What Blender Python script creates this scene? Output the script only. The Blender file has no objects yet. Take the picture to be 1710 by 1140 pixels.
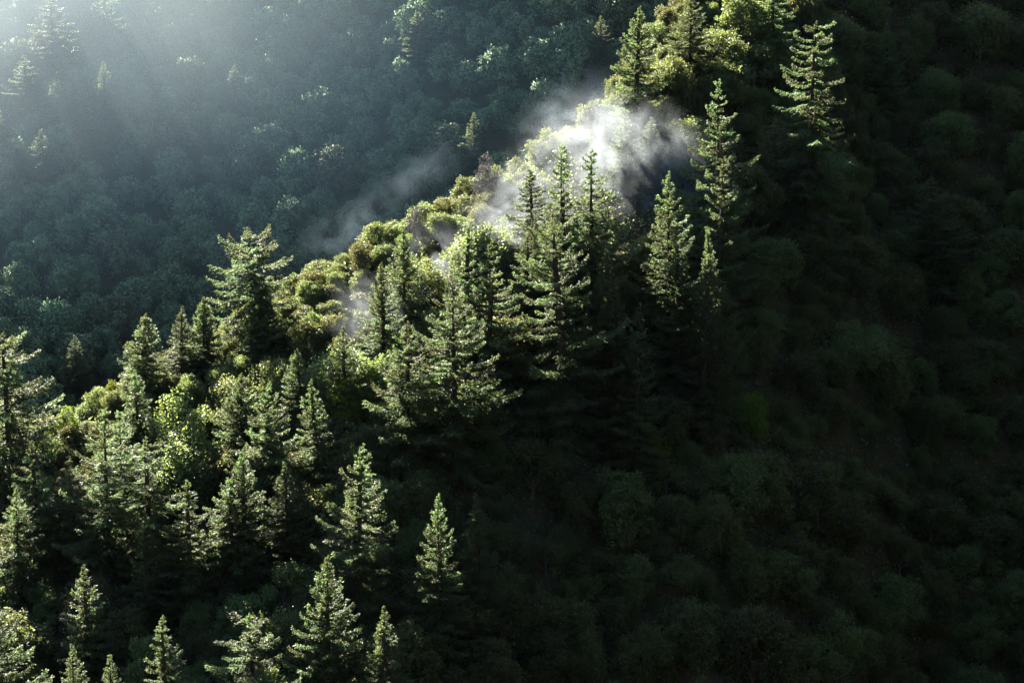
import bpy, math, random
import numpy as np
from mathutils import Vector, Matrix, Euler

R = math.radians
random.seed(11)
RNG = np.random.default_rng(11)
scene = bpy.context.scene
COL = scene.collection

# ------------------------------------------------------------------ camera
CAM_Z = 150.0
PITCH = 9.0
FPX = 855 / math.tan(R(12.0))            # focal length in photo pixels (1710 wide)
cam_data = bpy.data.cameras.new('camera')
cam_data.sensor_width = 36
cam_data.lens = 18 / math.tan(R(12.0))
cam_data.clip_start = 1
cam_data.clip_end = 12000
cam = bpy.data.objects.new('camera', cam_data)
cam.location = (0, 0, CAM_Z)
cam.rotation_euler = (R(90 - PITCH), 0, 0)
COL.objects.link(cam)
scene.camera = cam

# ------------------------------------------------------------------ light
SUN_AZ = -30.0       # degrees from +Y, negative = towards -X (left)
SUN_EL = 32.0
world = bpy.data.worlds.new('World')
scene.world = world
world.use_nodes = True
nt = world.node_tree
bg = nt.nodes['Background']
sky = nt.nodes.new('ShaderNodeTexSky')
sky.sky_type = 'NISHITA'
sky.sun_disc = False
sky.sun_elevation = R(SUN_EL)
sky.sun_rotation = R(SUN_AZ)
sky.altitude = 800
sky.air_density = .8
sky.dust_density = .4
nt.links.new(sky.outputs[0], bg.inputs[0])
bg.inputs[1].default_value = 0.056
sl = bpy.data.lights.new('sun', 'SUN')
sl.energy = 5.0
sl.angle = R(0.5)
sl.color = (1.0, 0.94, 0.84)
sun = bpy.data.objects.new('sun', sl)
sdir = Vector((math.sin(R(SUN_AZ)) * math.cos(R(SUN_EL)), math.cos(R(SUN_AZ)) * math.cos(R(SUN_EL)), math.sin(R(SUN_EL))))
sun.rotation_euler = (-sdir).to_track_quat('-Z', 'Y').to_euler()
sun.location = (-300, 600, 500)
COL.objects.link(sun)

vs = scene.view_settings
scene.display_settings.display_device = 'sRGB'
vs.view_transform = 'Standard'
vs.look = 'None'
vs.gamma = 1
vs.use_curve_mapping = False
vs.exposure = 2.9

scene.render.engine = 'CYCLES'
cy = scene.cycles
cy.use_denoising = True
cy.denoising_input_passes = 'RGB_ALBEDO_NORMAL'
cy.denoising_prefilter = 'ACCURATE'
cy.max_bounces = 4
cy.diffuse_bounces = 2
cy.glossy_bounces = 1
cy.transmission_bounces = 3
cy.transparent_max_bounces = 4
cy.volume_bounces = 0
world.cycles.sampling_method = 'NONE'
cy.volume_step_rate = 1.0
cy.volume_max_steps = 128
cy.sample_clamp_indirect = 3

# ------------------------------------------------------------------ helpers
UP = np.array([0, math.sin(R(PITCH)), math.cos(R(PITCH))])
FW = np.array([0, math.cos(R(PITCH)), -math.sin(R(PITCH))])


def ray(u, v):
    return FW + np.array([1.0, 0, 0]) * ((u - 855) / FPX) + UP * (-(v - 570) / FPX)


def at(u, v, Y):
    d = ray(u, v)
    return np.array([0, 0, CAM_Z]) + d * (Y / d[1])


def project(p):
    q = np.asarray(p, float) - np.array([0, 0, CAM_Z])
    dep = q @ FW
    return 855 + FPX * q[..., 0] / dep, 570 - FPX * (q @ UP) / dep, dep


def tag(o, label=None, cat=None, group=None, kind=None):
    if label: o['label'] = label
    if cat: o['category'] = cat
    if group: o['group'] = group
    if kind: o['kind'] = kind
    return o


def link(name, data, parent=None, loc=(0, 0, 0), rot=(0, 0, 0), sc=(1, 1, 1)):
    o = bpy.data.objects.new(name, data)
    COL.objects.link(o)
    o.location = loc
    o.rotation_euler = rot
    o.scale = sc
    if parent: o.parent = parent
    return o


def quads_mesh(name, verts, quads, mats, mat_idx=None, smooth=False):
    verts = np.asarray(verts, np.float32)
    quads = np.asarray(quads, np.int32)
    me = bpy.data.meshes.new(name)
    me.vertices.add(len(verts))
    me.vertices.foreach_set('co', verts.ravel())
    n = len(quads)
    me.loops.add(n * 4)
    me.loops.foreach_set('vertex_index', quads.ravel())
    me.polygons.add(n)
    me.polygons.foreach_set('loop_start', np.arange(0, n * 4, 4, dtype=np.int32))
    for m in mats: me.materials.append(m)
    if mat_idx is not None:
        me.polygons.foreach_set('material_index', np.asarray(mat_idx, np.int32))
    if smooth:
        me.polygons.foreach_set('use_smooth', np.ones(n, bool))
    me.update(calc_edges=True)
    return me


class Acc:
    """collects quads (verts, faces, material index)"""
    def __init__(self):
        self.v, self.q, self.m, self.n = [], [], [], 0

    def add(self, v, q, m):
        v = np.asarray(v, float).reshape(-1, 3)
        q = np.asarray(q, int).reshape(-1, 4)
        self.v.append(v); self.q.append(q + self.n); self.m.append(np.full(len(q), m)); self.n += len(v)

    def arrays(self):
        return np.concatenate(self.v), np.concatenate(self.q), np.concatenate(self.m)

    def mesh(self, name, mats):
        v, q, m = self.arrays()
        return quads_mesh(name, v, q, mats, m)


def tube(pts, radii, sides=6):
    pts = np.asarray(pts, float)
    n = len(pts)
    tang = np.gradient(pts, axis=0)
    tang /= np.linalg.norm(tang, axis=1)[:, None] + 1e-9
    ref = np.where(np.abs(tang[:, 2:3]) > .9, np.array([[1.0, 0, 0]]), np.array([[0, 0, 1.0]]))
    a = np.cross(tang, ref); a /= np.linalg.norm(a, axis=1)[:, None] + 1e-9
    b = np.cross(tang, a)
    ang = np.linspace(0, 2 * np.pi, sides, endpoint=False)
    ring = a[:, None, :] * np.cos(ang)[None, :, None] + b[:, None, :] * np.sin(ang)[None, :, None]
    v = pts[:, None, :] + ring * np.asarray(radii, float)[:, None, None]
    q = []
    for i in range(n - 1):
        for k in range(sides):
            k2 = (k + 1) % sides
            q.append((i * sides + k, i * sides + k2, (i + 1) * sides + k2, (i + 1) * sides + k))
    return v.reshape(-1, 3), q


def leaf_quads(c, d, nrm, ln, wd):
    """rhombus leaves at c along d, facing nrm (all arrays)"""
    d = d / (np.linalg.norm(d, axis=1)[:, None] + 1e-9)
    s = np.cross(d, nrm)
    s = s / (np.linalg.norm(s, axis=1)[:, None] + 1e-9)
    ln = ln[:, None]; wd = wd[:, None]
    v = np.stack([c - d * ln * .5, c + s * wd * .5 + d * ln * .05, c + d * ln * .5, c - s * wd * .5 + d * ln * .05], 1)
    n = len(c)
    q = np.arange(n * 4).reshape(n, 4)
    return v.reshape(-1, 3), q


# ------------------------------------------------------------------ materials
def leaf_material(name, base, trans, tmix=.5, rough=.5, spec=.5, var=.5, hue=.03):
    m = bpy.data.materials.new(name)
    m.use_nodes = True
    t = m.node_tree
    for n in list(t.nodes): t.nodes.remove(n)
    L = t.links.new
    out = t.nodes.new('ShaderNodeOutputMaterial')
    geo = t.nodes.new('ShaderNodeNewGeometry')
    oi = t.nodes.new('ShaderNodeObjectInfo')

    def hsv(col):
        h = t.nodes.new('ShaderNodeHueSaturation')
        h.inputs['Color'].default_value = (*col, 1)
        a = t.nodes.new('ShaderNodeMapRange')
        a.inputs['To Min'].default_value = .5 - hue; a.inputs['To Max'].default_value = .5 + hue
        L(oi.outputs['Random'], a.inputs['Value']); L(a.outputs[0], h.inputs['Hue'])
        b = t.nodes.new('ShaderNodeMapRange')
        b.inputs['To Min'].default_value = 1 - var; b.inputs['To Max'].default_value = 1 + var
        L(geo.outputs['Random Per Island'], b.inputs['Value'])
        c = t.nodes.new('ShaderNodeMapRange')
        c.inputs['To Min'].default_value = .6; c.inputs['To Max'].default_value = 1.4
        L(oi.outputs['Random'], c.inputs['Value'])
        mu = t.nodes.new('ShaderNodeMath'); mu.operation = 'MULTIPLY'
        L(b.outputs[0], mu.inputs[0]); L(c.outputs[0], mu.inputs[1]); L(mu.outputs[0], h.inputs['Value'])
        return h
    p = t.nodes.new('ShaderNodeBsdfPrincipled')
    p.inputs['Roughness'].default_value = rough
    p.inputs['Specular IOR Level'].default_value = spec
    L(hsv(base).outputs[0], p.inputs['Base Color'])
    tr = t.nodes.new('ShaderNodeBsdfTranslucent')
    L(hsv(trans).outputs[0], tr.inputs['Color'])
    mx = t.nodes.new('ShaderNodeMixShader')
    mx.inputs[0].default_value = tmix
    L(p.outputs[0], mx.inputs[1]); L(tr.outputs[0], mx.inputs[2]); L(mx.outputs[0], out.inputs['Surface'])
    return m


def bark_material(name, c1, c2, scale):
    m = bpy.data.materials.new(name)
    m.use_nodes = True
    t = m.node_tree; L = t.links.new
    p = t.nodes['Principled BSDF']
    p.inputs['Roughness'].default_value = .9
    tc = t.nodes.new('ShaderNodeTexCoord')
    mp = t.nodes.new('ShaderNodeMapping'); mp.inputs['Scale'].default_value = (scale, scale, scale * .12)
    ns = t.nodes.new('ShaderNodeTexNoise'); ns.inputs['Scale'].default_value = 3; ns.inputs['Detail'].default_value = 5
    cr = t.nodes.new('ShaderNodeValToRGB')
    cr.color_ramp.elements[0].position = .35; cr.color_ramp.elements[0].color = (*c1, 1)
    cr.color_ramp.elements[1].position = .7; cr.color_ramp.elements[1].color = (*c2, 1)
    bp = t.nodes.new('ShaderNodeBump'); bp.inputs['Strength'].default_value = .6
    L(tc.outputs['Object'], mp.inputs[0]); L(mp.outputs[0], ns.inputs[0]); L(ns.outputs[0], cr.inputs[0])
    L(cr.outputs[0], p.inputs['Base Color']); L(ns.outputs[0], bp.inputs['Height']); L(bp.outputs[0], p.inputs['Normal'])
    return m


def ground_material():
    m = bpy.data.materials.new('forest_floor')
    m.use_nodes = True
    t = m.node_tree; L = t.links.new
    p = t.nodes['Principled BSDF']; p.inputs['Roughness'].default_value = 1; p.inputs['Specular IOR Level'].default_value = .1
    g = t.nodes.new('ShaderNodeNewGeometry')
    n1 = t.nodes.new('ShaderNodeTexNoise'); n1.inputs['Scale'].default_value = .15; n1.inputs['Detail'].default_value = 8
    cr = t.nodes.new('ShaderNodeValToRGB')
    e = cr.color_ramp.elements
    e[0].position = .35; e[0].color = (.018, .026, .012, 1)
    e[1].position = .7; e[1].color = (.05, .038, .024, 1)
    bp = t.nodes.new('ShaderNodeBump'); bp.inputs['Strength'].default_value = 1; bp.inputs['Distance'].default_value = .5
    n2 = t.nodes.new('ShaderNodeTexNoise'); n2.inputs['Scale'].default_value = 1.2; n2.inputs['Detail'].default_value = 6
    L(g.outputs['Position'], n1.inputs[0]); L(g.outputs['Position'], n2.inputs[0])
    L(n1.outputs[0], cr.inputs[0]); L(cr.outputs[0], p.inputs['Base Color'])
    L(n2.outputs[0], bp.inputs['Height']); L(bp.outputs[0], p.inputs['Normal'])
    return m


M_BARK = bark_material('redwood_bark', (.018, .013, .010), (.06, .042, .032), 2.0)
M_BARK2 = bark_material('oak_bark', (.03, .026, .022), (.09, .08, .07), 2.0)
M_DEAD = bark_material('dead_wood', (.10, .09, .08), (.25, .23, .21), 2.0)
M_CON = leaf_material('conifer_needles', (.036, .056, .026), (.185, .24, .075), .5, .52, .42, .4)
M_OAK = leaf_material('oak_leaves', (.038, .062, .022), (.215, .24, .06), .5, .46, .5, .4, .03)
M_YEL = leaf_material('yellow_leaves', (.050, .082, .012), (.22, .29, .03), .55, .5, .4, .4)
M_RED = leaf_material('red_leaves', (.13, .035, .018), (.28, .06, .02), .5, .5, .4, .4)
M_TWIG = leaf_material('bare_twigs', (.085, .075, .075), (.10, .09, .08), .2, .6, .4, .4, .01)
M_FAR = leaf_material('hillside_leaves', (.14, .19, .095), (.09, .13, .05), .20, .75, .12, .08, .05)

# ------------------------------------------------------------------ terrain
# crest of the near spur: photo column, row of the ground, distance
CREST = [(-900, 1150, 400), (-600, 1000, 405), (0, 775, 425), (150, 705, 432), (350, 595, 445), (560, 458, 460),
         (760, 358, 475), (930, 255, 490), (1040, 158, 508), (1120, 40, 534), (1250, -90, 566), (1450, -230, 605),
         (1710, -350, 640), (2300, -560, 700), (3500, -860, 760)]
_cp = np.array([at(*c) for c in CREST])
_xs = np.linspace(-400, 700, 1101)
_yc = np.interp(_xs, _cp[:, 0], _cp[:, 1]); _zc = np.interp(_xs, _cp[:, 0], _cp[:, 2])
_k = np.hanning(23); _k /= _k.sum()
_yc = np.convolve(np.pad(_yc, 11, 'edge'), _k, 'valid'); _zc = np.convolve(np.pad(_zc, 11, 'edge'), _k, 'valid')
FAR_X = np.array([-600, -240, -187, -90, 0, 100, 187, 400, 900])
FAR_R = np.array([140, 150, 156, 172, 190, 225, 255, 320, 380.])


def wob(x, y, s, p):
    return np.sin(x / s + p) * np.cos(y / (s * 1.13) + 1.7 * p) + .5 * np.sin(x / s * 2.1 - y / s * 1.3 + 2.3 * p)


def crest_y(x): return np.interp(x, _xs, _yc)




def ground(x, y):
    x = np.asarray(x, float); y = np.asarray(y, float)
    yc = np.interp(x, _xs, _yc); zc = np.interp(x, _xs, _zc)
    d = yc - y
    soft = np.sqrt(d * d + 64) - 8
    steep = .62 + .50 * np.clip((x - 34) / 46, 0, 1)
    near = zc - np.where(d > 0, steep, .68) * soft + wob(x, y, 13, .4) * 1.1 * np.clip(np.abs(d) / 25, 0, 1)
    near = near - .42 * np.clip((x + 22) / 30, 0, 1) * np.clip(d - 58, 0, 200) * np.clip((60 - x) / 40, 0, 1)
    # left end of the spur drops away outside the picture
    yy = y + 9 * np.sin(x / 31.0 + .8) + 5 * np.sin(x / 13.0 + y / 60)
    fs = .74 + .14 * np.clip((x + 140) / 110, 0, 1)
    far = 25 + fs * (yy - 730) + wob(x, y, 22, 2.0) * 1.5
    rid = np.interp(x, FAR_X, FAR_R) + 4 * np.sin(x / 17.0)
    yr = 730 + (rid - 25) / fs
    far = np.where(yy < yr, np.minimum(far, rid), rid - .5 * (yy - yr))
    # camera's canyon side, raised, and an added unseen mountain at right, to block skylight
    back = np.where(y > -6, 148 - .75 * y, 152.5 - 1.15 * (y + 6))
    back = np.clip(back, -400, 330 + 20 * np.sin(x / 90.0))
    shade_shoulder = np.clip((x - .2126 * y - 18) * 2.4, 0, 900) * np.clip((1500 - y) / 500, 0, 1) * np.clip((y - 60) / 160, 0, 1)
    near = near + shade_shoulder
    plain = -60 + 12 * wob(x, y, 180, 1.0)
    return np.maximum(np.maximum(near, far), np.maximum(back, plain))


def hit(u, v, y0=250, y1=1000):
    ys = np.linspace(y0, y1, 1500)
    d = ray(u, v)
    p = np.array([0, 0, CAM_Z]) + d[None, :] * (ys / d[1])[:, None]
    below = np.nonzero(p[:, 2] < ground(p[:, 0], p[:, 1]))[0]
    if not len(below): return None
    return p[below[0]]


def build_ground():
    def axis(lo, mid0, mid1, hi, fine, coarse):
        return np.unique(np.concatenate([np.arange(lo, mid0, coarse), np.arange(mid0, mid1, fine), np.arange(mid1, hi + 1, coarse)]))
    xs = axis(-2400, -260, 300, 2400, 4, 60)
    ys = axis(-1500, 240, 1040, 3200, 4, 60)
    X, Y = np.meshgrid(xs, ys)
    Z = ground(X, Y)
    v = np.stack([X, Y, Z], -1).reshape(-1, 3)
    nx, ny = len(xs), len(ys)
    i = np.arange(nx * ny).reshape(ny, nx)
    q = np.stack([i[:-1, :-1], i[:-1, 1:], i[1:, 1:], i[1:, :-1]], -1).reshape(-1, 4)
    o = link('hillside_ground', quads_mesh('hillside_ground', v, q, [ground_material()], None, True))
    tag(o, 'dark wooded mountain slopes of a near ridge and a far hillside', kind='structure')


build_ground()

# ------------------------------------------------------------------ conifers
def branch_arrays(Lb, seed):
    r = np.random.default_rng(seed)
    acc = Acc()
    n = 9
    s = np.linspace(0, 1, n)
    wig = np.cumsum(r.normal(0, .012 * Lb, n)); wig -= wig[0]
    sag = r.uniform(.04, .12); lift = r.uniform(.05, .14)
    ax = np.stack([s * Lb, wig, Lb * (-sag * np.sin(np.pi * s) * 1.0 - .03 * s + lift * s ** 3)], 1)
    v, q = tube(ax, (.016 * Lb + .025) * (1 - s) + .012, 4)
    acc.add(v, q, 0)
    C, D, N, LN, WD = [], [], [], [], []
    step = .26
    nt_ = max(4, int(Lb / step))
    for i in range(nt_):
        f = .10 + .90 * (i + r.random()) / nt_
        base = np.array([np.interp(f, s, ax[:, k]) for k in range(3)])
        for side in (-1, 1):
            if r.random() < .12: continue
            tl = (.34 + .32 * Lb * (1 - f) ** .75 * min(1, f * 4)) * r.uniform(.6, 1.15)
            a = R(r.uniform(38, 72)) * side
            td = np.array([math.cos(a), math.sin(a), r.normal(-.10, .16)])
            k = max(2, int(tl / .15))
            for j in range(k):
                g = (j + .5) / k
                c = base + td * tl * g + np.array([0, 0, -.10 * tl * g * g])
                for _ in range(3):
                    C.append(c + r.normal(0, .07, 3)); D.append(td + r.normal(0, .45, 3))
                    N.append(np.array([0, 0, 1]) + r.normal(0, .55, 3)); LN.append(r.uniform(.22, .42)); WD.append(r.uniform(.09, .17))
        for _ in range(2):          # sprays hanging under it
            C.append(base + np.array([0, r.normal(0, .12), -r.uniform(.05, .16 + .05 * Lb)])); D.append(np.array([.3, 0, -.8]) + r.normal(0, .35, 3))
            N.append(r.normal(0, 1, 3)); LN.append(r.uniform(.28, .5)); WD.append(r.uniform(.10, .18))
        for _ in range(2):          # tufts standing on the bough
            C.append(base + np.array([0, 0, .08]) + r.normal(0, .09, 3)); D.append(np.array([.5, 0, .6]) + r.normal(0, .5, 3))
            N.append(r.normal(0, 1, 3)); LN.append(r.uniform(.24, .42)); WD.append(r.uniform(.10, .18))
    v, q = leaf_quads(np.array(C), np.array(D), np.array(N), np.array(LN), np.array(WD))
    acc.add(v, q, 1)
    return acc.arrays()


LENGTHS = [1.0, 2.0, 3.5, 5.5, 8.0]
BR = {L: [branch_arrays(L, int(L * 100) + k) for k in range(4)] for L in LENGTHS}
BR_MESH = {L: [quads_mesh('branch', *a[:2], [M_BARK, M_CON], a[2]) for a in BR[L]] for L in LENGTHS}


def near_len(x): return min(LENGTHS, key=lambda L: abs(math.log(L / max(x, .3))))


STY = {
    # profile, t0, t1, elev top, elev bottom, count, length jitter low/high
    'cone': (lambda t: min(1, (t / .62) ** .85), .012, .97, 50, -14, 120, .72, 1.08),
    'slim': (lambda t: min(1, (t / .6) ** .75), .012, .97, 42, -16, 100, .65, 1.1),
    'layered': (lambda t: min(1, .06 + 1.85 * t), .015, .94, 34, -16, 112, .50, 1.16),
    'umbrella': (lambda t: min(1, .80 + .5 * t), .05, .84, 24, -34, 64, .70, 1.08),
    'flat': (lambda t: min(1, .45 + 1.8 * t), .03, .92, 14, -8, 58, .6, 1.08),
    'spindly': (lambda t: .20 + .60 * t if t < .22 else min(1, .34 + (t - .22) * 2.4), .012, .97, 25, -8, 110, .5, 1.15),
    'giant': (lambda t: min(1, .42 + 1.05 * t) * (.6 if .36 < t < .52 else 1), .04, .97, 38, -22, 118, .55, 1.10),
    'droop': (lambda t: min(1, .30 + 1.2 * t), .03, .97, 18, -34, 110, .6, 1.08),
}


def conifer_plan(style, H, W, seed):
    prof, t0, t1, e0, e1, n, j0, j1 = STY[style]
    r = np.random.default_rng(seed)
    out = []
    for i in range(n):
        t = t0 + (t1 - t0) * ((i + r.random()) / n) ** .85
        if style in ('layered', 'flat', 'umbrella', 'spindly', 'giant'):
            tier = 1.25 / H
            t = max(t0, (round(t / tier) + r.normal(0, .10)) * tier)
        L = W * prof(t) * r.uniform(j0, j1)
        L = max(L, .38)
        az = i * 2.39996 + r.normal(0, .35)
        el = e0 + (e1 - e0) * min(1, t / .8) + r.normal(0, 6)
        out.append((H * (1 - t), az, el, L))
    for k in range(4):
        out.append((H * (1 - .022 - .018 * k), k * 1.8, 80 - 9 * k, min(.8, H * .030)))
    return out


def join_branches(plan, seed):
    r = np.random.default_rng(seed)
    acc = Acc()
    for z, az, el, L in plan:
        Lc = near_len(L)
        v, q, m = BR[Lc][r.integers(4)]
        M = np.array(Euler((0, -R(el), az)).to_matrix()) * (L / Lc)
        vv = v @ M.T + np.array([0, 0, z])
        k0 = m == 0
        acc.v.append(vv); acc.q.append(q + acc.n); acc.m.append(m); acc.n += len(vv)
    return acc


def trunk_mesh(name, mat, seed, taper=.12, wander=.006, sides=9):
    r = np.random.default_rng(seed)
    n = 14
    s = np.linspace(0, 1, n)
    wx = np.cumsum(r.normal(0, wander, n)); wy = np.cumsum(r.normal(0, wander, n))
    pts = np.stack([wx - wx[0], wy - wy[0], s * 1.03 - .03], 1)
    rad = (1 - s) ** .85 * (1 - taper * .2) + taper * .25
    rad[0] *= 1.35
    # unit height, radius 1 across: scaled by (radius, radius, height)
    pts[:, :2] *= 12
    v, q = tube(pts, rad, sides)
    return quads_mesh(name, v, q, [mat], None, True)


TRUNKS = [trunk_mesh('trunk', M_BARK, 40 + k, wander=.004) for k in range(4)]
CROWN_CACHE = {}


def shared_crown(style, k):
    if (style, k) not in CROWN_CACHE:
        plan = conifer_plan(style, 25, 5, 900 + 31 * k + len(style))
        CROWN_CACHE[style, k] = join_branches(plan, k).mesh('crown', [M_BARK, M_CON])
    return CROWN_CACHE[style, k]


CONIFER_BASES = []
LANDMARKS = []        # (u, v, short description)
_count = [0]


def conifer(u, vt, vb, hw, style, hero, label, short=None, name='conifer_tree', group='conifers on the near ridge', y0=250):
    p = hit(u, vb, y0)
    dist = (p - np.array([0, 0, CAM_Z])) @ FW
    H = (vb - vt) / FPX * dist / math.cos(R(PITCH))
    W = hw / FPX * dist * 1.18
    i = _count[0]; _count[0] += 1
    r = random.Random(500 + i)
    gz = float(ground(p[0], p[1]))
    root = link(name, None, loc=(p[0], p[1], gz - .2), rot=(R(r.gauss(0, 1.6)), R(r.gauss(0, 1.6)), 0))
    root.empty_display_size = 2
    tag(root, label, 'conifer', group)
    rad = max(.22, H * .0165)
    link('trunk', TRUNKS[i % 4], root, sc=(rad, rad, H * .985))
    if hero:
        plan = conifer_plan(style, H, W, 77 + i)
        inner = [b for b in plan if b[3] < 1.7]
        outer = [b for b in plan if b[3] >= 1.7]
        # short inner sprays that fill the crown round the stem
        rr = np.random.default_rng(i)
        for z, az, el, L in outer[::4]:
            inner.append((z + rr.normal(0, .4), az + rr.uniform(1, 5), el + 10, min(1.6, L * .4)))
        cm = join_branches(inner, i).mesh('crown', [M_BARK, M_CON])
        crown = link('crown', cm, root)
        for z, az, el, L in outer:
            Lc = near_len(L)
            s = L / Lc
            link('branch', BR_MESH[Lc][rr.integers(4)], crown, (0, 0, z), (0, -R(el), az), (s, s, s))
    else:
        cm = shared_crown(style, i % 3)
        link('crown', cm, root, rot=(0, 0, r.uniform(0, 6.28)), sc=(W / 5, W / 5, H / 25))
    CONIFER_BASES.append((p[0], p[1], W))
    if short: LANDMARKS.append((u, (vt + vb) / 2, short))
    return root, crown if hero else None, H, W


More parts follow.
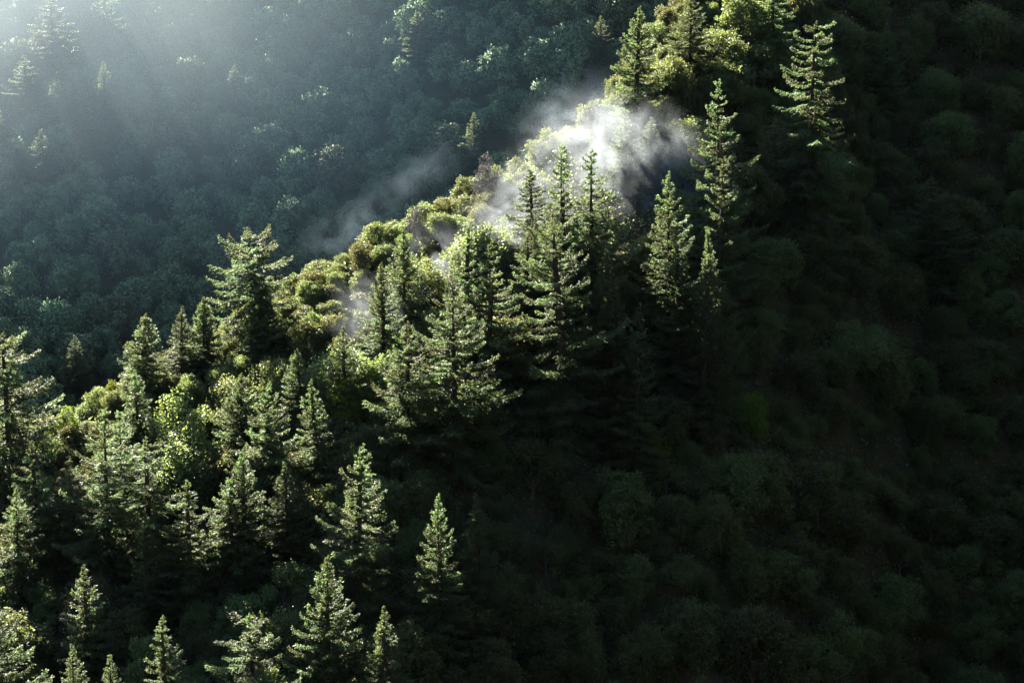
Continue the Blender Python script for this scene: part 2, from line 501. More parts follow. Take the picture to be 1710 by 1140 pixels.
CON = [
    # u, top, base, half width, style, hero, label, short
    (430, 388, 580, 66, 'umbrella', 1, 'flat-topped sunlit conifer with long open boughs standing alone on the ridge crest', 'the flat-topped crest conifer'),
    (18, 556, 790, 88, 'flat', 1, 'dark-stemmed conifer with wide level boughs cut by the left edge', 'the level-boughed edge conifer'),
    (437, 476, 612, 42, 'cone', 1, 'pale sunlit conical conifer right in front of the flat-topped crest conifer', 'the conifer below the flat-topped one'),
    (243, 522, 672, 42, 'cone', 1, 'bright conical conifer on the crest above the left-hand yellow-green bushes', 'the bright conical crest conifer'),
    (340, 496, 622, 32, 'cone', 1, 'slim pale conifer on the crest, taller of a close pair', 'the slim pale crest conifer'),
    (302, 512, 640, 28, 'cone', 0, 'dim small conifer close behind the slim pale crest conifer', None),
    (233, 618, 770, 32, 'layered', 1, 'small dark conifer among sunlit round trees below the bright conical crest conifer', 'the small dark conifer on the left'),
    (180, 682, 1000, 72, 'layered', 1, 'tall conifer with a dark visible stem in the lit lower-left clump', 'the tall dark-stemmed lower-left conifer'),
    (250, 730, 1010, 66, 'flat', 1, 'ragged conifer with long side boughs, right of the tall dark-stemmed one', 'the ragged long-boughed conifer'),
    (72, 735, 960, 48, 'layered', 1, 'lit yellow-green conifer left of the tall dark-stemmed conifer', 'the yellow-green left conifer'),
    (104, 790, 960, 28, 'slim', 0, 'thin conifer squeezed between the two lit conifers of the lower-left clump', None),
    (32, 812, 1020, 40, 'layered', 1, 'lit conifer near the left edge below the level-boughed one', 'the lit low left-edge conifer'),
    (408, 750, 985, 52, 'cone', 1, 'rear of two overlapping frosted-looking conifers, with the higher pointed top', 'the frosted pair of conifers'),
    (388, 800, 1000, 66, 'droop', 1, 'front of two overlapping frosted-looking conifers, with drooping boughs', None),
    (400, 622, 790, 48, 'cone', 1, 'pale lit conifer left of and just behind a dark-stemmed one at mid slope', 'the pale lit conifer at mid slope'),
    (440, 636, 870, 56, 'layered', 1, 'dark-stemmed lit conifer with layered boughs right of a paler one', 'the dark-stemmed mid-slope conifer'),
    (505, 583, 740, 38, 'cone', 1, 'bright tipped conifer standing left of the thin mist wisp', 'the bright tipped conifer'),
    (535, 632, 830, 38, 'slim', 1, 'narrow lit conifer left of the yellow-green round tree', 'the narrow lit conifer'),
    (642, 440, 640, 40, 'cone', 1, 'very pale frosted conifer in front of the ridge, above the small mist wisp', 'the very pale frosted conifer'),
    (676, 384, 580, 42, 'cone', 1, 'sunlit conifer behind and above the very pale frosted conifer', 'the sunlit ridge conifer'),
    (575, 545, 730, 42, 'cone', 0, 'dim grey-green conifer veiled by the small mist wisp', 'the mist-veiled dim conifer'),
    (775, 378, 640, 44, 'layered', 1, 'lit conifer rising behind the big layered conifer, left of a darker one', 'the slender lit central conifer'),
    (816, 405, 680, 58, 'layered', 1, 'conifer with fine dark stem right behind the big layered conifer', 'the fine-stemmed conifer'),
    (760, 464, 810, 84, 'layered', 1, 'big dark layered conifer with thick stem in the middle of the slope', 'the big layered conifer'),
    (680, 538, 800, 74, 'layered', 1, 'silvery lit conifer touching the left side of the big layered conifer', 'the silvery conifer'),
    (947, 372, 740, 98, 'giant', 1, 'giant conifer with bare dead top snags and thick dark trunk', 'the dead-topped giant conifer'),
    (937, 248, 550, 58, 'spindly', 1, 'left one of the twin dark spindly conifers against the bright mist', 'the left twin spindly conifer'),
    (988, 250, 550, 64, 'spindly', 1, 'right one of the twin dark spindly conifers against the bright mist', 'the right twin spindly conifer'),
    (893, 283, 470, 52, 'slim', 0, 'whitened conifer glowing inside the mist left of the twin spindly conifers', None),
    (884, 388, 580, 38, 'slim', 0, 'whitened small conifer at the lower edge of the mist beside the giant', None),
    (1198, 138, 520, 70, 'layered', 1, 'dark spire conifer with spaced boughs right of the bright mist plume', 'the dark spire conifer'),
    (1120, 290, 620, 62, 'cone', 1, 'green conical conifer under the right end of the mist plume', 'the conical conifer under the mist'),
    (1192, 264, 600, 52, 'layered', 1, 'dark green conifer in front of the foot of the dark spire conifer', 'the conifer below the dark spire'),
    (1060, 18, 240, 50, 'cone', 1, 'large pale conifer on the high crest against the hazy far hillside', 'the large pale high-crest conifer'),
    (1150, -10, 150, 44, 'cone', 0, 'pale conifer at the top edge right of the large pale high-crest conifer', 'the pale conifer at the top edge'),
    (1345, 42, 430, 82, 'droop', 1, 'broad dim conifer with long drooping boughs high on the shaded slope', 'the broad drooping conifer'),
    (1136, 393, 680, 44, 'cone', 1, 'half-lit conifer, left of a pair below the conical conifer', 'the half-lit conifer of the pair'),
    (1205, 388, 700, 44, 'cone', 0, 'dim deep green conifer, right of a pair below the conical conifer', 'the dim conifer of the pair'),
    (1062, 512, 820, 46, 'cone', 1, 'shaded conifer with lit left tips right of the giant conifer trunk', 'the shaded conifer beside the giant'),
    (1170, 432, 740, 44, 'cone', 0, 'olive green conifer between and in front of the half-lit pair', None),
    (1030, 462, 770, 50, 'cone', 0, 'mid green conifer touching the right side of the dead-topped giant', None),
    (1005, 415, 700, 48, 'cone', 0, 'green conifer half hidden behind the dead-topped giant', None),
    (1478, 42, 190, 34, 'cone', 0, 'small dim conifer in the shade right of the broad drooping conifer', 'the small dim conifer'),
    (1560, 300, 500, 60, 'layered', 0, 'nearly black conifer in the deep shade at the right', 'the nearly black conifer'),
    (1290, -30, 150, 46, 'droop', 0, 'dim conifer with one long bough at the top edge above the broad drooping conifer', None),
    (590, 738, 1060, 72, 'layered', 1, 'lone tall conifer with double stem top and lit left boughs at lower centre', 'the lone tall lower conifer'),
    (733, 818, 1130, 52, 'cone', 1, 'conical conifer with lit left edge right of the lone tall lower conifer', 'the left-lit conical conifer'),
    (548, 922, 1220, 68, 'cone', 1, 'broad lit green conifer in front of the lone tall lower conifer', 'the broad green lower conifer'),
    (150, 938, 1160, 42, 'slim', 1, 'thin half-lit conifer standing in the dark hollow at lower left', 'the thin hollow conifer'),
    (280, 1022, 1290, 46, 'layered', 1, 'small layered yellow-green conifer at the bottom edge', 'the small layered bottom conifer'),
    (428, 1018, 1300, 72, 'flat', 1, 'bushy conifer with heavy level boughs at the bottom edge', 'the heavy-boughed bottom conifer'),
    (560, 1074, 1260, 46, 'cone', 1, 'little bright green pointed conifer at the bottom edge', 'the little bright bottom conifer'),
    (-12, 985, 1300, 108, 'cone', 1, 'vivid green conifer cut by the lower left corner', 'the vivid conifer in the corner'),
    (642, 1012, 1290, 52, 'cone', 0, 'dark conifer with a few lit tips right of the broad green lower conifer', 'the dark conifer with few lit tips'),
    (797, 824, 1090, 42, 'cone', 0, 'dark conifer close to the right of the left-lit conical conifer', None),
    (243, 852, 1060, 28, 'slim', 0, 'thin lit conifer top poking up below the ragged long-boughed conifer', None),
    (1045, 190, 320, 36, 'cone', 0, 'pale left conifer of a small row above the bright mist plume', None),
    (1086, 198, 320, 32, 'cone', 0, 'pale right conifer of a small row above the bright mist plume', None),
    (130, 1070, 1300, 42, 'cone', 0, 'dark conifer at the bottom edge below the thin hollow conifer', None),
    (190, 1085, 1300, 42, 'cone', 0, 'dark conifer at the bottom edge left of the small layered one', None),
    (480, 770, 960, 44, 'cone', 0, 'dim conifer in shade between the frosted pair and the lone tall conifer', None),
    (320, 800, 1040, 50, 'layered', 0, 'shaded conifer left of the frosted pair', None),
    (130, 760, 980, 46, 'layered', 0, 'lit conifer between the tall dark-stemmed conifer and the yellow-green one', None),
    (205, 690, 900, 52, 'layered', 0, 'lit conifer whose top leans beside the tall dark-stemmed conifer', None),
]
GIANT = None
for row in CON:
    res = conifer(*row)
    if row[4] == 'giant': GIANT = res

# dead snags on the giant
def snag_mesh():
    acc = Acc()
    r = np.random.default_rng(4)
    for az, el, L in ((.2, 62, 4.2), (2.9, 48, 3.6), (2.4, 66, 5.0), (4.9, 72, 2.6), (1.2, 50, 2.4)):
        s = np.linspace(0, 1, 6)
        d = np.array([math.cos(az) * math.cos(R(el)), math.sin(az) * math.cos(R(el)), math.sin(R(el))])
        pts = s[:, None] * d * L + np.cumsum(r.normal(0, .08, (6, 3)), 0)
        v, q = tube(pts, .16 * (1 - s) + .03, 5)
        acc.add(v, q, 0)
    return acc.mesh('dead_snag', [M_DEAD])


link('dead_snag', snag_mesh(), GIANT[0], (0, 0, GIANT[2] * .95))

FAR_CON = [
    (90, -10, 150, 46, 'layered', 'big conifer dissolving into the white glow at the top left', ),
    (180, 106, 250, 34, 'cone', 'sun-tipped pale conifer on the far hillside, brightest of its group'),
    (126, 112, 240, 30, 'cone', 'narrow sun-tipped conifer left of the brightest far one'),
    (96, 122, 235, 28, 'cone', 'dull hazy conifer behind the narrow sun-tipped far one'),
    (155, 172, 270, 26, 'cone', 'small sun-tipped far conifer below the brightest far one'),
    (-4, 165, 290, 30, 'cone', 'sunlit far conifer cut by the left edge'),
    (72, 218, 330, 34, 'cone', 'hazy green far conifer without sunlight below the sun-tipped group'),
    (172, -20, 110, 34, 'slim', 'hazy tall conifer at the top edge right of the white glow'),
    (45, 95, 200, 34, 'layered', 'faint conifer in bright haze near the left edge'),
    (795, 190, 300, 28, 'cone', 'dim pointed conifer low on the far hillside left of the crest bushes'),
    (390, 110, 200, 26, 'cone', 'hazy pointed conifer high on the far hillside'),
    (350, 480, 600, 30, 'cone', 'dark conifer at the foot of the far hillside'),
    (700, 20, 120, 30, 'slim', 'dim conifer near the top edge of the far hillside'),
    (1000, 30, 150, 28, 'slim', 'dark conifer on the far hillside left of the large pale conifer'),
    (130, 560, 680, 30, 'cone', 'dark conifer in the valley beside the level-boughed conifer'),
]
for u, vt, vb, hw, st, lab in FAR_CON:
    conifer(u, vt, vb, hw, st, 0, lab, None, 'conifer_tree', 'conifers on the far hillside', y0=600)

# ------------------------------------------------------------------ broadleaf trees
def lobe_crown(seed, Rr, Hh, nlobe, nclump, nleaf, leaf, spread, squash=1.0, ragged=0):
    """leaf clumps over lobes; origin at the ground under the crown"""
    r = np.random.default_rng(seed)
    C, D, N, LN, WD, OUT = [], [], [], [], [], []
    lobes = []
    ax, ay = r.uniform(.85, 1.15, 2)
    for i in range(nlobe):
        h = (i + .5) / nlobe                      # height share, low skirts to top
        prof = math.sqrt(max(.05, 1 - (abs(h - .34) / .68) ** 2.2))
        a = i * 2.39996 + r.normal(0, .5)
        f = prof * r.uniform(.62, 1.0) * (.74 if h < .85 else .5)
        c = np.array([math.cos(a) * f * Rr * ax, math.sin(a) * f * Rr * ay, Hh * (.12 + .74 * h * r.uniform(.85, 1.1))])
        if ragged:
            c = c * np.array([1.25, 1.25, 1.0]) + r.normal(0, .12 * Rr, 3)
            c[2] = max(c[2], .12 * Hh)
        lobes.append((c, Rr * (r.uniform(.16, .50) if ragged else r.uniform(.24, .44))))
    for c, lr in lobes:
        k = int(nclump * (lr / (Rr * .3)) ** 2)
        d = r.normal(0, 1, (k, 3)); d[:, 2] += .35
        d /= np.linalg.norm(d, axis=1)[:, None]
        cc = c + d * lr * (r.uniform(.45, 1.0, (k, 1)) + np.abs(r.normal(0, .26, (k, 1)))) * np.array([1, 1, squash])
        cc[:, 2] = np.maximum(cc[:, 2], .4)
        for j in range(k):
            m = nleaf
            C.append(cc[j] + r.normal(0, spread, (m, 3))); D.append(d[j] * .5 + r.normal(0, .7, (m, 3)))
            N.append(d[j] * .7 + np.array([0, 0, .3]) + r.normal(0, .6, (m, 3)))
            LN.append(leaf * r.uniform(.7, 1.3, m)); WD.append(leaf * r.uniform(.4, .7, m))
            OUT.append(np.tile(d[j] + np.array([0, 0, .25]), (m, 1)))
    v, q = leaf_quads(np.concatenate(C), np.concatenate(D), np.concatenate(N), np.concatenate(LN), np.concatenate(WD))
    lobe_crown.out = np.concatenate(OUT)
    return v, q, lobes


SOFT = {}


def soft_normals(v, q, out, k):
    a, b, c = v[q[:, 0]], v[q[:, 1]], v[q[:, 2]]
    g = np.cross(b - a, c - a)
    g /= np.linalg.norm(g, axis=1)[:, None] + 1e-9
    out = out / (np.linalg.norm(out, axis=1)[:, None] + 1e-9)
    flip = (g * out).sum(1) < 0
    q[flip] = q[flip][:, ::-1]
    g[flip] *= -1
    n = g * (1 - k) + out * k
    return n / (np.linalg.norm(n, axis=1)[:, None] + 1e-9)


def limbs(lobes, Hh, r0, sides=5):
    acc = Acc()
    for c, lr in lobes[::2]:
        s = np.linspace(0, 1, 5)[:, None]
        b = np.array([0, 0, Hh * .12])
        mid = np.array([c[0] * .35, c[1] * .35, Hh * .3 + c[2] * .2])
        pts = (1 - s) ** 2 * b + 2 * s * (1 - s) * mid + s * s * c
        v, q = tube(pts, r0 * (1 - s[:, 0] * .85), sides)
        acc.add(v, q, 0)
    s = np.linspace(0, 1, 5)
    v, q = tube(np.stack([0 * s, 0 * s, s * Hh * .45 - .5], 1), r0 * 1.9 * (1 - .5 * s), 7)
    acc.add(v, q, 0)
    return acc


def broad_variant(seed, Rr=4.6, Hh=8.6, nlobe=18, nclump=52, nleaf=8, leaf=.40, spread=.20, mat=None, bark=None, squash=.85, soft=0, ragged=0):
    v, q, lobes = lobe_crown(seed, Rr, Hh, nlobe, nclump, nleaf, leaf, spread, squash, ragged)
    if soft:
        nrm = soft_normals(v, q, lobe_crown.out, soft)
        crown = quads_mesh('crown', v, q, [mat or M_OAK], None, True)
        crown.normals_split_custom_set(np.repeat(nrm, 4, 0))
        SOFT[crown.name] = nrm
    else:
        crown = quads_mesh('crown', v, q, [mat or M_OAK])
    trunk = limbs(lobes, Hh, .14).mesh('trunk', [bark or M_BARK2])
    return crown, trunk


NEARV = [broad_variant(200 + k, nlobe=17 + k % 3 * 6, nclump=58, leaf=.38, spread=.25) for k in range(7)]
NEARV += [broad_variant(240 + k, nlobe=11, nclump=56, leaf=.38, spread=.28, ragged=1) for k in range(4)]
FARV = [broad_variant(300 + k, 6.0, 9.5, 20 + k % 3 * 5, 26, 7, .74, .36, M_FAR, soft=.8) for k in range(6)]


def twig_variant(seed):
    r = np.random.default_rng(seed)
    v, q, lobes = lobe_crown(seed, 4.0, 8.5, 15, 40, 4, .75, .15)
    # narrow slivers read as bare twigs
    v = v.reshape(-1, 4, 3)
    mid = (v[:, 0] + v[:, 2]) / 2
    v[:, 1] = mid + (v[:, 1] - mid) * .28
    v[:, 3] = mid + (v[:, 3] - mid) * .28
    return quads_mesh('crown', v.reshape(-1, 3), q, [M_TWIG]), limbs(lobes, 8.5, .12).mesh('trunk', [M_DEAD])


TWIGV = [twig_variant(400 + k) for k in range(2)]
YELV = [broad_variant(420 + k, mat=M_YEL, nclump=44) for k in range(2)]
REDV = [broad_variant(440, 2.2, 3.4, 9, 26, 7, .30, .14, M_RED)]

PENDING = []          # (root, u, v, look, area) waiting for a label


def broadleaf(x, y, rad, hgt, var, look, base_r=4.6, base_h=8.6, name='broadleaf_tree', group='broadleaf trees on the near ridge', rnd=None):
    r = rnd or random
    z = float(ground(x, y))
    root = link(name, None, loc=(x, y, z - .15), rot=(0, 0, r.uniform(0, 6.28)))
    root.empty_display_size = 1
    sx = rad / base_r; sz = hgt / base_h
    wx, wy = r.uniform(.82, 1.25), r.uniform(.82, 1.25)
    tilt = (R(r.uniform(-9, 9)), R(r.uniform(-9, 9)), 0)
    link('trunk', var[1], root, sc=(sx, sx, sz))
    link('crown', var[0], root, rot=tilt, sc=(sx * wx, sx * wy, sz))
    u, v, _ = project((x, y, z + hgt * .6))
    tag(root, None, 'tree', group)
    PENDING.append([root, float(u), float(v), look])
    return root


placed = [(x, y, 2.0 + .25 * w) for x, y, w in CONIFER_BASES]


def free(x, y, rad, f=.8):
    return all((x - a) ** 2 + (y - b) ** 2 > ((rad + c) * f) ** 2 for a, b, c in placed)


rb = random.Random(21)
SPECIAL = [
    # u, base v, radius m, height m, variant, look, explicit label
    (588, 735, 3.9, 11, YELV[0], None, 'bright yellow-green round tree left of the silvery conifer'),
    (112, 735, 2.6, 5.5, YELV[1], None, 'vivid yellow-green round bush on the crest at the left'),
    (185, 690, 2.2, 5.5, YELV[1], None, 'olive yellow round tree in front of the small dark conifer'),
    (1250, 730, 4.0, 8.5, YELV[0], None, 'bright leaf-green bush alone in the dark right-hand slope'),
    (1085, 775, 4.0, 5.5, YELV[1], None, 'low yellow-green tree glowing dimly at the centre of the dark slope'),
    (890, 830, 5.6, 10, NEARV[1], None, 'wide round tree with a sunlit yellow top in the middle of the dark slope'),
    (816, 345, 3.0, 9.5, TWIGV[0], None, 'grey leafless-looking tree on the crest, the higher of the pale ones'),
    (690, 415, 2.6, 8.0, TWIGV[1], None, 'purple-grey bare tree on the crest among yellow-green ones'),
    (1000, 235, 2.6, 7.5, TWIGV[1], None, 'purplish bare tree on the crest below the large pale conifer'),
    (180, 660, 2.4, 6.0, TWIGV[0], None, 'silvery bare-twigged tree at the low end of the crest'),
    (285, 705, 1.7, 3.2, REDV[0], None, 'small red-leaved shrub under the crest at the left, the higher one'),
    (152, 745, 1.5, 3.0, REDV[0], None, 'small red-leaved shrub near the tall dark-stemmed conifer, the lower one'),
    (207, 705, 1.3, 2.6, REDV[0], None, 'tiny reddish shrub beside the small dark conifer'),
    (855, 270, 2.1, 8.5, NEARV[3], None, 'narrow sunlit tree poking above the crest beside the grey bare tree'),
    (1075, 1150, 4.8, 11.5, NEARV[5], None, 'tall half-lit broadleaf tree at the bottom edge, left of the black corner'),
    (985, 1150, 3.4, 9.5, NEARV[2], None, 'narrow yellow-topped tree at the bottom edge'),
    (1400, 250, 4.8, 9, NEARV[6], None, 'olive round tree right of the broad drooping conifer'),
    (1385, 320, 5.2, 9, NEARV[0], None, 'olive brown round tree below the olive round one on the shaded slope'),
    (1335, 440, 5.6, 9.5, NEARV[7], None, 'large dim round tree alone in the shade at right of centre'),
]
for u, vb, rad, hgt, var, look, lab in SPECIAL:
    p = hit(u, vb)
    bb = (2.2, 3.4) if var in REDV else ((4.0, 8.5) if var in TWIGV else (4.6, 8.6))
    nm = 'red_shrub' if var in REDV else ('bare_tree' if var in TWIGV else 'broadleaf_tree')
    o = broadleaf(p[0], p[1], rad, hgt, var, None, *bb, name=nm, group='broadleaf trees on the near ridge', rnd=rb)
    tag(o, lab, 'shrub' if var in REDV else 'tree')
    PENDING.pop()
    placed.append((p[0], p[1], rad))

# the sunlit row along the crest
x = float(at(-40, 775, 425)[0])
while x < 62:
    yc = float(crest_y(x))
    y = yc + rb.uniform(-2.5, 1.5)
    rad = rb.uniform(2.1, 3.5)
    if free(x, y, rad, .62):
        broadleaf(x, y, rad, rad * rb.uniform(1.5, 2.0), rb.choice(NEARV), 'crest', rnd=rb)
        placed.append((x, y, rad))
    x += rb.uniform(1.1, 1.8)

# the shaded face of the near spur
def poisson(n_try, region, rads, ff, rnd, accept, near=False):
    out = []
    for _ in range(n_try):
        x = rnd.uniform(*region[0]); y = rnd.uniform(*region[1])
        if not accept(x, y): continue
        rad = rnd.uniform(*rads)
        if near and crest_y(x) - y < 26: rad = rnd.uniform(1.9, 3.3)
        if free(x, y, rad, ff):
            placed.append((x, y, rad)); out.append((x, y, rad))
    return out


def near_ok(x, y):
    if y > crest_y(x) + 1: return False
    z = float(ground(x, y))
    u, v, _ = project((x, y, z + 4))
    if 885 < u < 1130 and 225 < v < 425: return False      # the misty clearing
    return -50 < u < 1760 and -40 < v < 1190


for x, y, rad in (poisson(2500, ((-110, 160), (340, 585)), (4.4, 6.8), .66, rb, near_ok, True)
                  + poisson(12000, ((-110, 160), (340, 585)), (2.3, 5.2), .60, rb, near_ok, True)):
    if rad < 3.9:
        broadleaf(x, y, rad, rad * rb.uniform(1.2, 2.4), rb.choice(NEARV), 'bush', name='bush', group='bushes on the near ridge', rnd=rb)['category'] = 'bush'
    else:
        broadleaf(x, y, rad, rad * rb.uniform(1.3, 2.3), rb.choice(NEARV), 'face', rnd=rb)

# the far hillside
def far_ok(x, y):
    z = float(ground(x, y))
    if y < crest_y(x) + 60: return False
    u, v, _ = project((x, y, z + 7))
    if not (-60 < u < 1300 and -60 < v < 720): return False
    # hidden behind the near spur?
    h = hit(u, max(v - 12, -60))
    return h is None or h[1] > 600


rf = random.Random(5)
far_pts = poisson(20000, ((-230, 120), (610, 950)), (4.6, 9.2), .60, rf, far_ok)
far_pts.sort(key=lambda p: -p[2] / math.hypot(p[0], p[1]))
n_ind = 290 - sum(p[0].name.startswith('broadleaf') for p in PENDING) - 16
for x, y, rad in far_pts[:n_ind]:
    broadleaf(x, y, rad, rad * rf.uniform(1.3, 1.9), rf.choice(FARV), 'far', 6.0, 9.5, group='broadleaf trees on the far hillside', rnd=rf)
acc = Acc()
far_n = []
FAR_ARR = []
for c, t in FARV:
    v = np.empty(len(c.vertices) * 3, np.float32); c.vertices.foreach_get('co', v)
    fv = np.empty(len(c.polygons) * 4, np.int32); c.loops.foreach_get('vertex_index', fv)
    FAR_ARR.append((v.reshape(-1, 3), fv.reshape(-1, 4), SOFT[c.name]))
for x, y, rad in far_pts[n_ind:]:
    v, fq, fn = FAR_ARR[rf.randrange(len(FAR_ARR))]
    a = rf.uniform(0, 6.28); s = rad / 6.0; h = rad * rf.uniform(1.3, 1.9) / 9.5
    ca, sa = math.cos(a), math.sin(a)
    vv = np.stack([(v[:, 0] * ca - v[:, 1] * sa) * s + x, (v[:, 0] * sa + v[:, 1] * ca) * s + y, v[:, 2] * h + float(ground(x, y))], 1)
    acc.add(vv, fq, 0)
    far_n.append(np.stack([fn[:, 0] * ca - fn[:, 1] * sa, fn[:, 0] * sa + fn[:, 1] * ca, fn[:, 2]], 1))
_v, _q, _m = acc.arrays()
fm = quads_mesh('far_forest', _v, _q, [M_FAR], None, True)
fm.normals_split_custom_set(np.repeat(np.concatenate(far_n), 4, 0))
o = link('far_forest', fm)
tag(o, 'mass of hazy smaller trees covering the far hillside', 'forest', kind='stuff')
print('bushes', sum(p[3] == 'bush' for p in PENDING), 'near', len(PENDING) - n_ind, 'far ind', n_ind, 'far stuff', len(far_pts) - n_ind)

# undergrowth on the near spur
def undergrowth():
    r = np.random.default_rng(8)
    n = 230000
    x = r.uniform(-115, 205, n * 2); y = r.uniform(335, 590, n * 2)
    keep = (y < np.interp(x, _xs, _yc) + 12)
    x, y = x[keep][:n], y[keep][:n]
    cl = np.sin(x / 3.1) * np.cos(y / 2.7) + r.normal(0, .5, len(x)) > -.55
    x, y = x[cl], y[cl]
    z = ground(x, y)
    c = np.stack([x, y, z + r.uniform(.05, 1.9, len(x)) ** 1.3], 1)
    v, q = leaf_quads(c, r.normal(0, 1, (len(x), 3)), r.normal(0, .6, (len(x), 3)) + np.array([0, 0, .6]), r.uniform(.5, 1.0, len(x)), r.uniform(.3, .55, len(x)))
    o = link('undergrowth', quads_mesh('undergrowth', v, q, [M_OAK]))
    tag(o, 'dark leafy undergrowth between the trees of the near ridge', 'undergrowth', kind='stuff')


undergrowth()

# ------------------------------------------------------------------ labels for the many broadleaf trees
def relation(du, dv):
    if abs(du) > 2.2 * abs(dv): return 'right of' if du > 0 else 'left of'
    if abs(dv) > 2.2 * abs(du): return 'below' if dv > 0 else 'above'
    return ('lower' if dv > 0 else 'upper') + (' right of' if du > 0 else ' left of')


def assign_labels():
    groups = {}
    for root, u, v, look in PENDING:
        if look == 'crest':
            head = 'sunlit crest tree'
        elif look == 'far':
            band = 'at the top of' if v < 60 else 'high on' if v < 180 else 'halfway up' if v < 330 else 'low on' if v < 480 else 'at the foot of'
            zone = 'bright left part' if u < 250 else 'hazy left-centre part' if u < 520 else 'blue centre part' if u < 780 else 'dark right part'
            lab = f'hazy tree {band} the far hillside, {zone}'
            groups.setdefault(lab, []).append((u, root)); continue
        elif look == 'bush':
            head = 'dark low bush' if u > 700 else 'shaded low bush'
        else:
            head = 'dark broadleaf tree' if u > 700 else 'shaded broadleaf tree'
        best = sorted(((u - a) ** 2 + (v - b) ** 2, a, b, s) for a, b, s in LANDMARKS)[0]
        if best[0] < 260 ** 2:
            lab = f'{head} {relation(u - best[1], v - best[2])} {best[3]}'
        else:
            band = 'top' if v < 200 else 'upper part' if v < 430 else 'middle' if v < 680 else 'lower part' if v < 900 else 'foot'
            zone = 'at the right edge' if u > 1500 else 'right of centre' if u > 1150 else 'near the centre'
            lab = f'nearly black {"bush" if look == "bush" else "broadleaf tree"} {zone}, {band} of the slope'
        groups.setdefault(lab, []).append((u, root))
    words = ['first', 'second', 'third', 'fourth', 'fifth', 'sixth', 'seventh', 'eighth', 'ninth', 'tenth', 'eleventh', 'twelfth'] + ['thirteenth', 'fourteenth', 'fifteenth', 'sixteenth', 'seventeenth', 'eighteenth', 'nineteenth', 'twentieth']
    for lab, lst in groups.items():
        lst.sort(key=lambda t: t[0])
        n = len(lst)
        for i, (u, root) in enumerate(lst):
            if n == 1: root['label'] = lab
            elif n == 2: root['label'] = lab + (', left one' if i == 0 else ', right one')
            elif i == 0: root['label'] = lab + ', leftmost one'
            elif i == n - 1: root['label'] = lab + ', rightmost one'
            elif i < (n + 1) // 2: root['label'] = lab + f', {words[min(19, i)]} from left'
            else: root['label'] = lab + f', {words[min(19, n - 1 - i)]} from right'


assign_labels()

# ------------------------------------------------------------------ air
def volume_material(name, color, aniso, density=None):
    m = bpy.data.materials.new(name)
    m.use_nodes = True
    t = m.node_tree
    for n in list(t.nodes): t.nodes.remove(n)
    out = t.nodes.new('ShaderNodeOutputMaterial')
    p = t.nodes.new('ShaderNodeVolumePrincipled')
    p.inputs['Color'].default_value = (*color, 1)
    p.inputs['Anisotropy'].default_value = aniso
    if density is not None: p.inputs['Density'].default_value = density
    t.links.new(p.outputs[0], out.inputs['Volume'])
    return m, t, p


def box_mesh(name, lo, hi):
    x0, y0, z0 = lo; x1, y1, z1 = hi
    v = [(x0, y0, z0), (x1, y0, z0), (x1, y1, z0), (x0, y1, z0), (x0, y0, z1), (x1, y0, z1), (x1, y1, z1), (x0, y1, z1)]
    q = [(0, 3, 2, 1), (4, 5, 6, 7), (0, 1, 5, 4), (1, 2, 6, 5), (2, 3, 7, 6), (3, 0, 4, 7)]
    me = bpy.data.meshes.new(name)
    me.from_pydata(v, [], q)
    return me


HAZE_D = .000008
me = box_mesh('haze', (-2450, -1560, -420), (2450, 3250, 1300))
m, t, p = volume_material('haze_air', (.10, .13, .17), .72, HAZE_D)
me.materials.append(m)
tag(link('haze', me), 'thin bluish mountain haze filling the valley air', 'haze', kind='stuff')


def mist(name, center, size, rotz, dens, nscale, thr, label, aniso=.6, color=(.95, .97, 1.0), detail=5, stretch=(1, 1, 1), step=.5, edge=.25, kind='stuff', dist=.8, tilt=0):
    import bmesh
    bm = bmesh.new()
    bmesh.ops.create_icosphere(bm, subdivisions=3, radius=1)
    me = bpy.data.meshes.new(name); bm.to_mesh(me); bm.free()
    m, t, p = volume_material(name, color, aniso)
    L = t.links.new
    tc = t.nodes.new('ShaderNodeTexCoord')
    geo = t.nodes.new('ShaderNodeNewGeometry')
    ln = t.nodes.new('ShaderNodeVectorMath'); ln.operation = 'LENGTH'
    L(tc.outputs['Object'], ln.inputs[0])
    fall = t.nodes.new('ShaderNodeMapRange'); fall.interpolation_type = 'SMOOTHSTEP'
    fall.inputs['From Min'].default_value = .98; fall.inputs['From Max'].default_value = edge
    L(ln.outputs['Value'], fall.inputs['Value'])
    mp = t.nodes.new('ShaderNodeMapping'); mp.inputs['Scale'].default_value = stretch
    mp.inputs['Rotation'].default_value = (0, R(25), 0)
    L(geo.outputs['Position'], mp.inputs[0])
    ns = t.nodes.new('ShaderNodeTexNoise')
    ns.inputs['Scale'].default_value = nscale; ns.inputs['Detail'].default_value = detail
    ns.inputs['Roughness'].default_value = .58; ns.inputs['Distortion'].default_value = dist
    L(mp.outputs[0], ns.inputs['Vector'])
    mr = t.nodes.new('ShaderNodeMapRange')
    mr.inputs['From Min'].default_value = thr; mr.inputs['From Max'].default_value = thr + .28
    L(ns.outputs[0], mr.inputs['Value'])
    a = t.nodes.new('ShaderNodeMath'); a.operation = 'MULTIPLY'
    b = t.nodes.new('ShaderNodeMath'); b.operation = 'MULTIPLY'; b.inputs[1].default_value = dens
    L(fall.outputs[0], a.inputs[0]); L(mr.outputs[0], a.inputs[1]); L(a.outputs[0], b.inputs[0]); L(b.outputs[0], p.inputs['Density'])
    m.cycles.volume_step_rate = step
    me.materials.append(m)
    o = link(name, me, loc=center, rot=(0, -R(tilt), rotz), sc=size)
    tag(o, label, 'mist', 'drifting mist', kind)
    return o


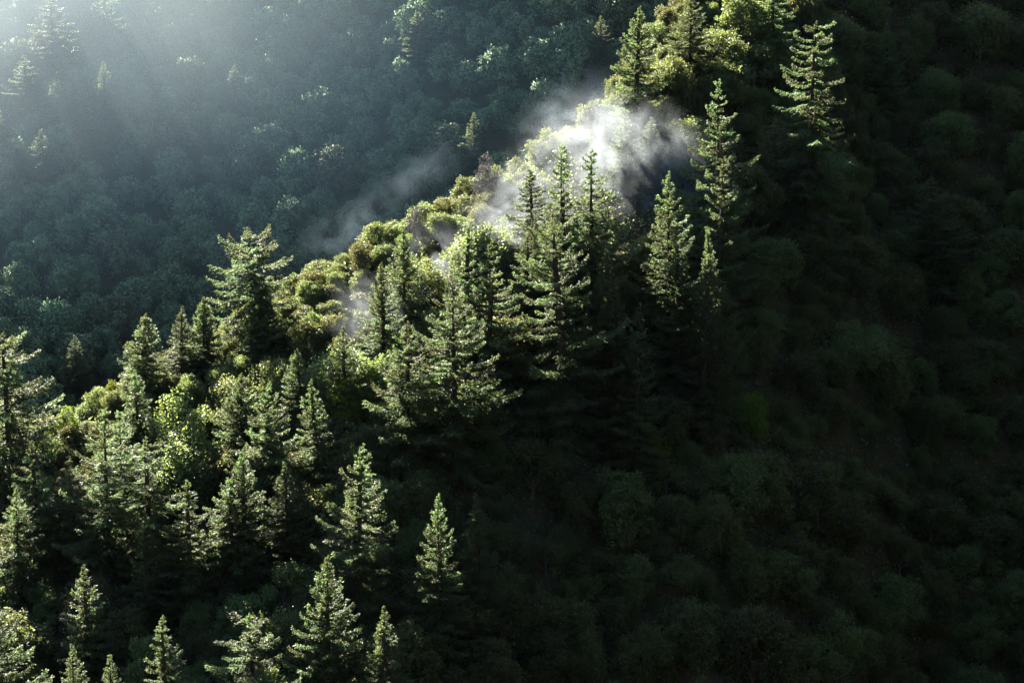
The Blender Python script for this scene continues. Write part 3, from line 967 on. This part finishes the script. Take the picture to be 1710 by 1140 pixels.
BLUE = (.26, .34, .40)
mist('valley_mist', (-150, 720, 120), (230, 165, 110), 0, .00072, .012, .2, 'thin blue mist bank filling the valley behind the ridge', .6, (.15, .26, .36), 2, step=.8, edge=.1, dist=.2)
mist('valley_mist', (-250, 790, 140), (250, 165, 95), 0, .0058, .014, .25, 'dense sunlit mist bank glowing at the upper left of the valley', .79, (.40, .46, .47), 2, step=.8, edge=.0, dist=.2)
WHITE = (.88, .96, 1.0)
mist('mist_plume', at(1052, 275, 467), (26, 9, 16), 0, .066, .15, .41, 'bright white mist plume behind the twin spindly conifers', .35, WHITE, step=.25, edge=.1, tilt=-20, dist=1.4)
mist('mist_wisp', at(1135, 265, 470), (9, 5, 7), 0, .03, .2, .40, 'thin end of the mist plume touching the dark spire conifer', .35, WHITE, step=.25, edge=.0, tilt=-20, dist=1.4)
mist('mist_plume', at(868, 400, 453), (14, 6, 22), 0, .10, .22, .43, 'pale mist curtain hanging left of the dead-topped giant conifer', .35, WHITE, step=.25, edge=.1, tilt=-15, dist=1.4)
mist('mist_plume', at(855, 445, 446), (10, 5, 14), 0, .07, .18, .38, 'pale mist strand between the fine-stemmed conifer and the dead-topped giant', .35, WHITE, step=.25, edge=.1, tilt=-15, dist=1.4)
mist('mist_plume', at(970, 215, 482), (15, 7, 7), 0, .030, .15, .38, 'thin mist veil along the crest above the twin spindly conifers', .35, WHITE, step=.25, edge=.0, tilt=25)
mist('mist_wisp', at(740, 455, 446), (11, 6, 14), 0, .05, .24, .45, 'thin mist wisp above the big layered conifer', .35, WHITE, step=.25, edge=.0, tilt=35)
mist('mist_wisp', at(628, 550, 432), (10, 6, 15), 0, .06, .24, .46, 'small mist wisp right of the dim veiled conifer', .35, WHITE, step=.25, edge=.0, tilt=35)
mist('mist_wisp', at(585, 380, 520), (16, 8, 7), 0, .030, .16, .42, 'soft mist wisp rising behind the crest at left', .4, BLUE, 6, step=.25, edge=.0, tilt=28)
mist('mist_wisp', at(700, 290, 535), (18, 8, 6), 0, .025, .17, .44, 'thin ragged mist wisp floating behind the crest', .4, BLUE, 6, step=.25, edge=.0, tilt=28)
mist('mist_wisp', at(950, 175, 530), (18, 8, 8), 0, .030, .16, .42, 'faint mist wisp behind the high crest', .4, BLUE, 6, step=.25, edge=.0, tilt=28)
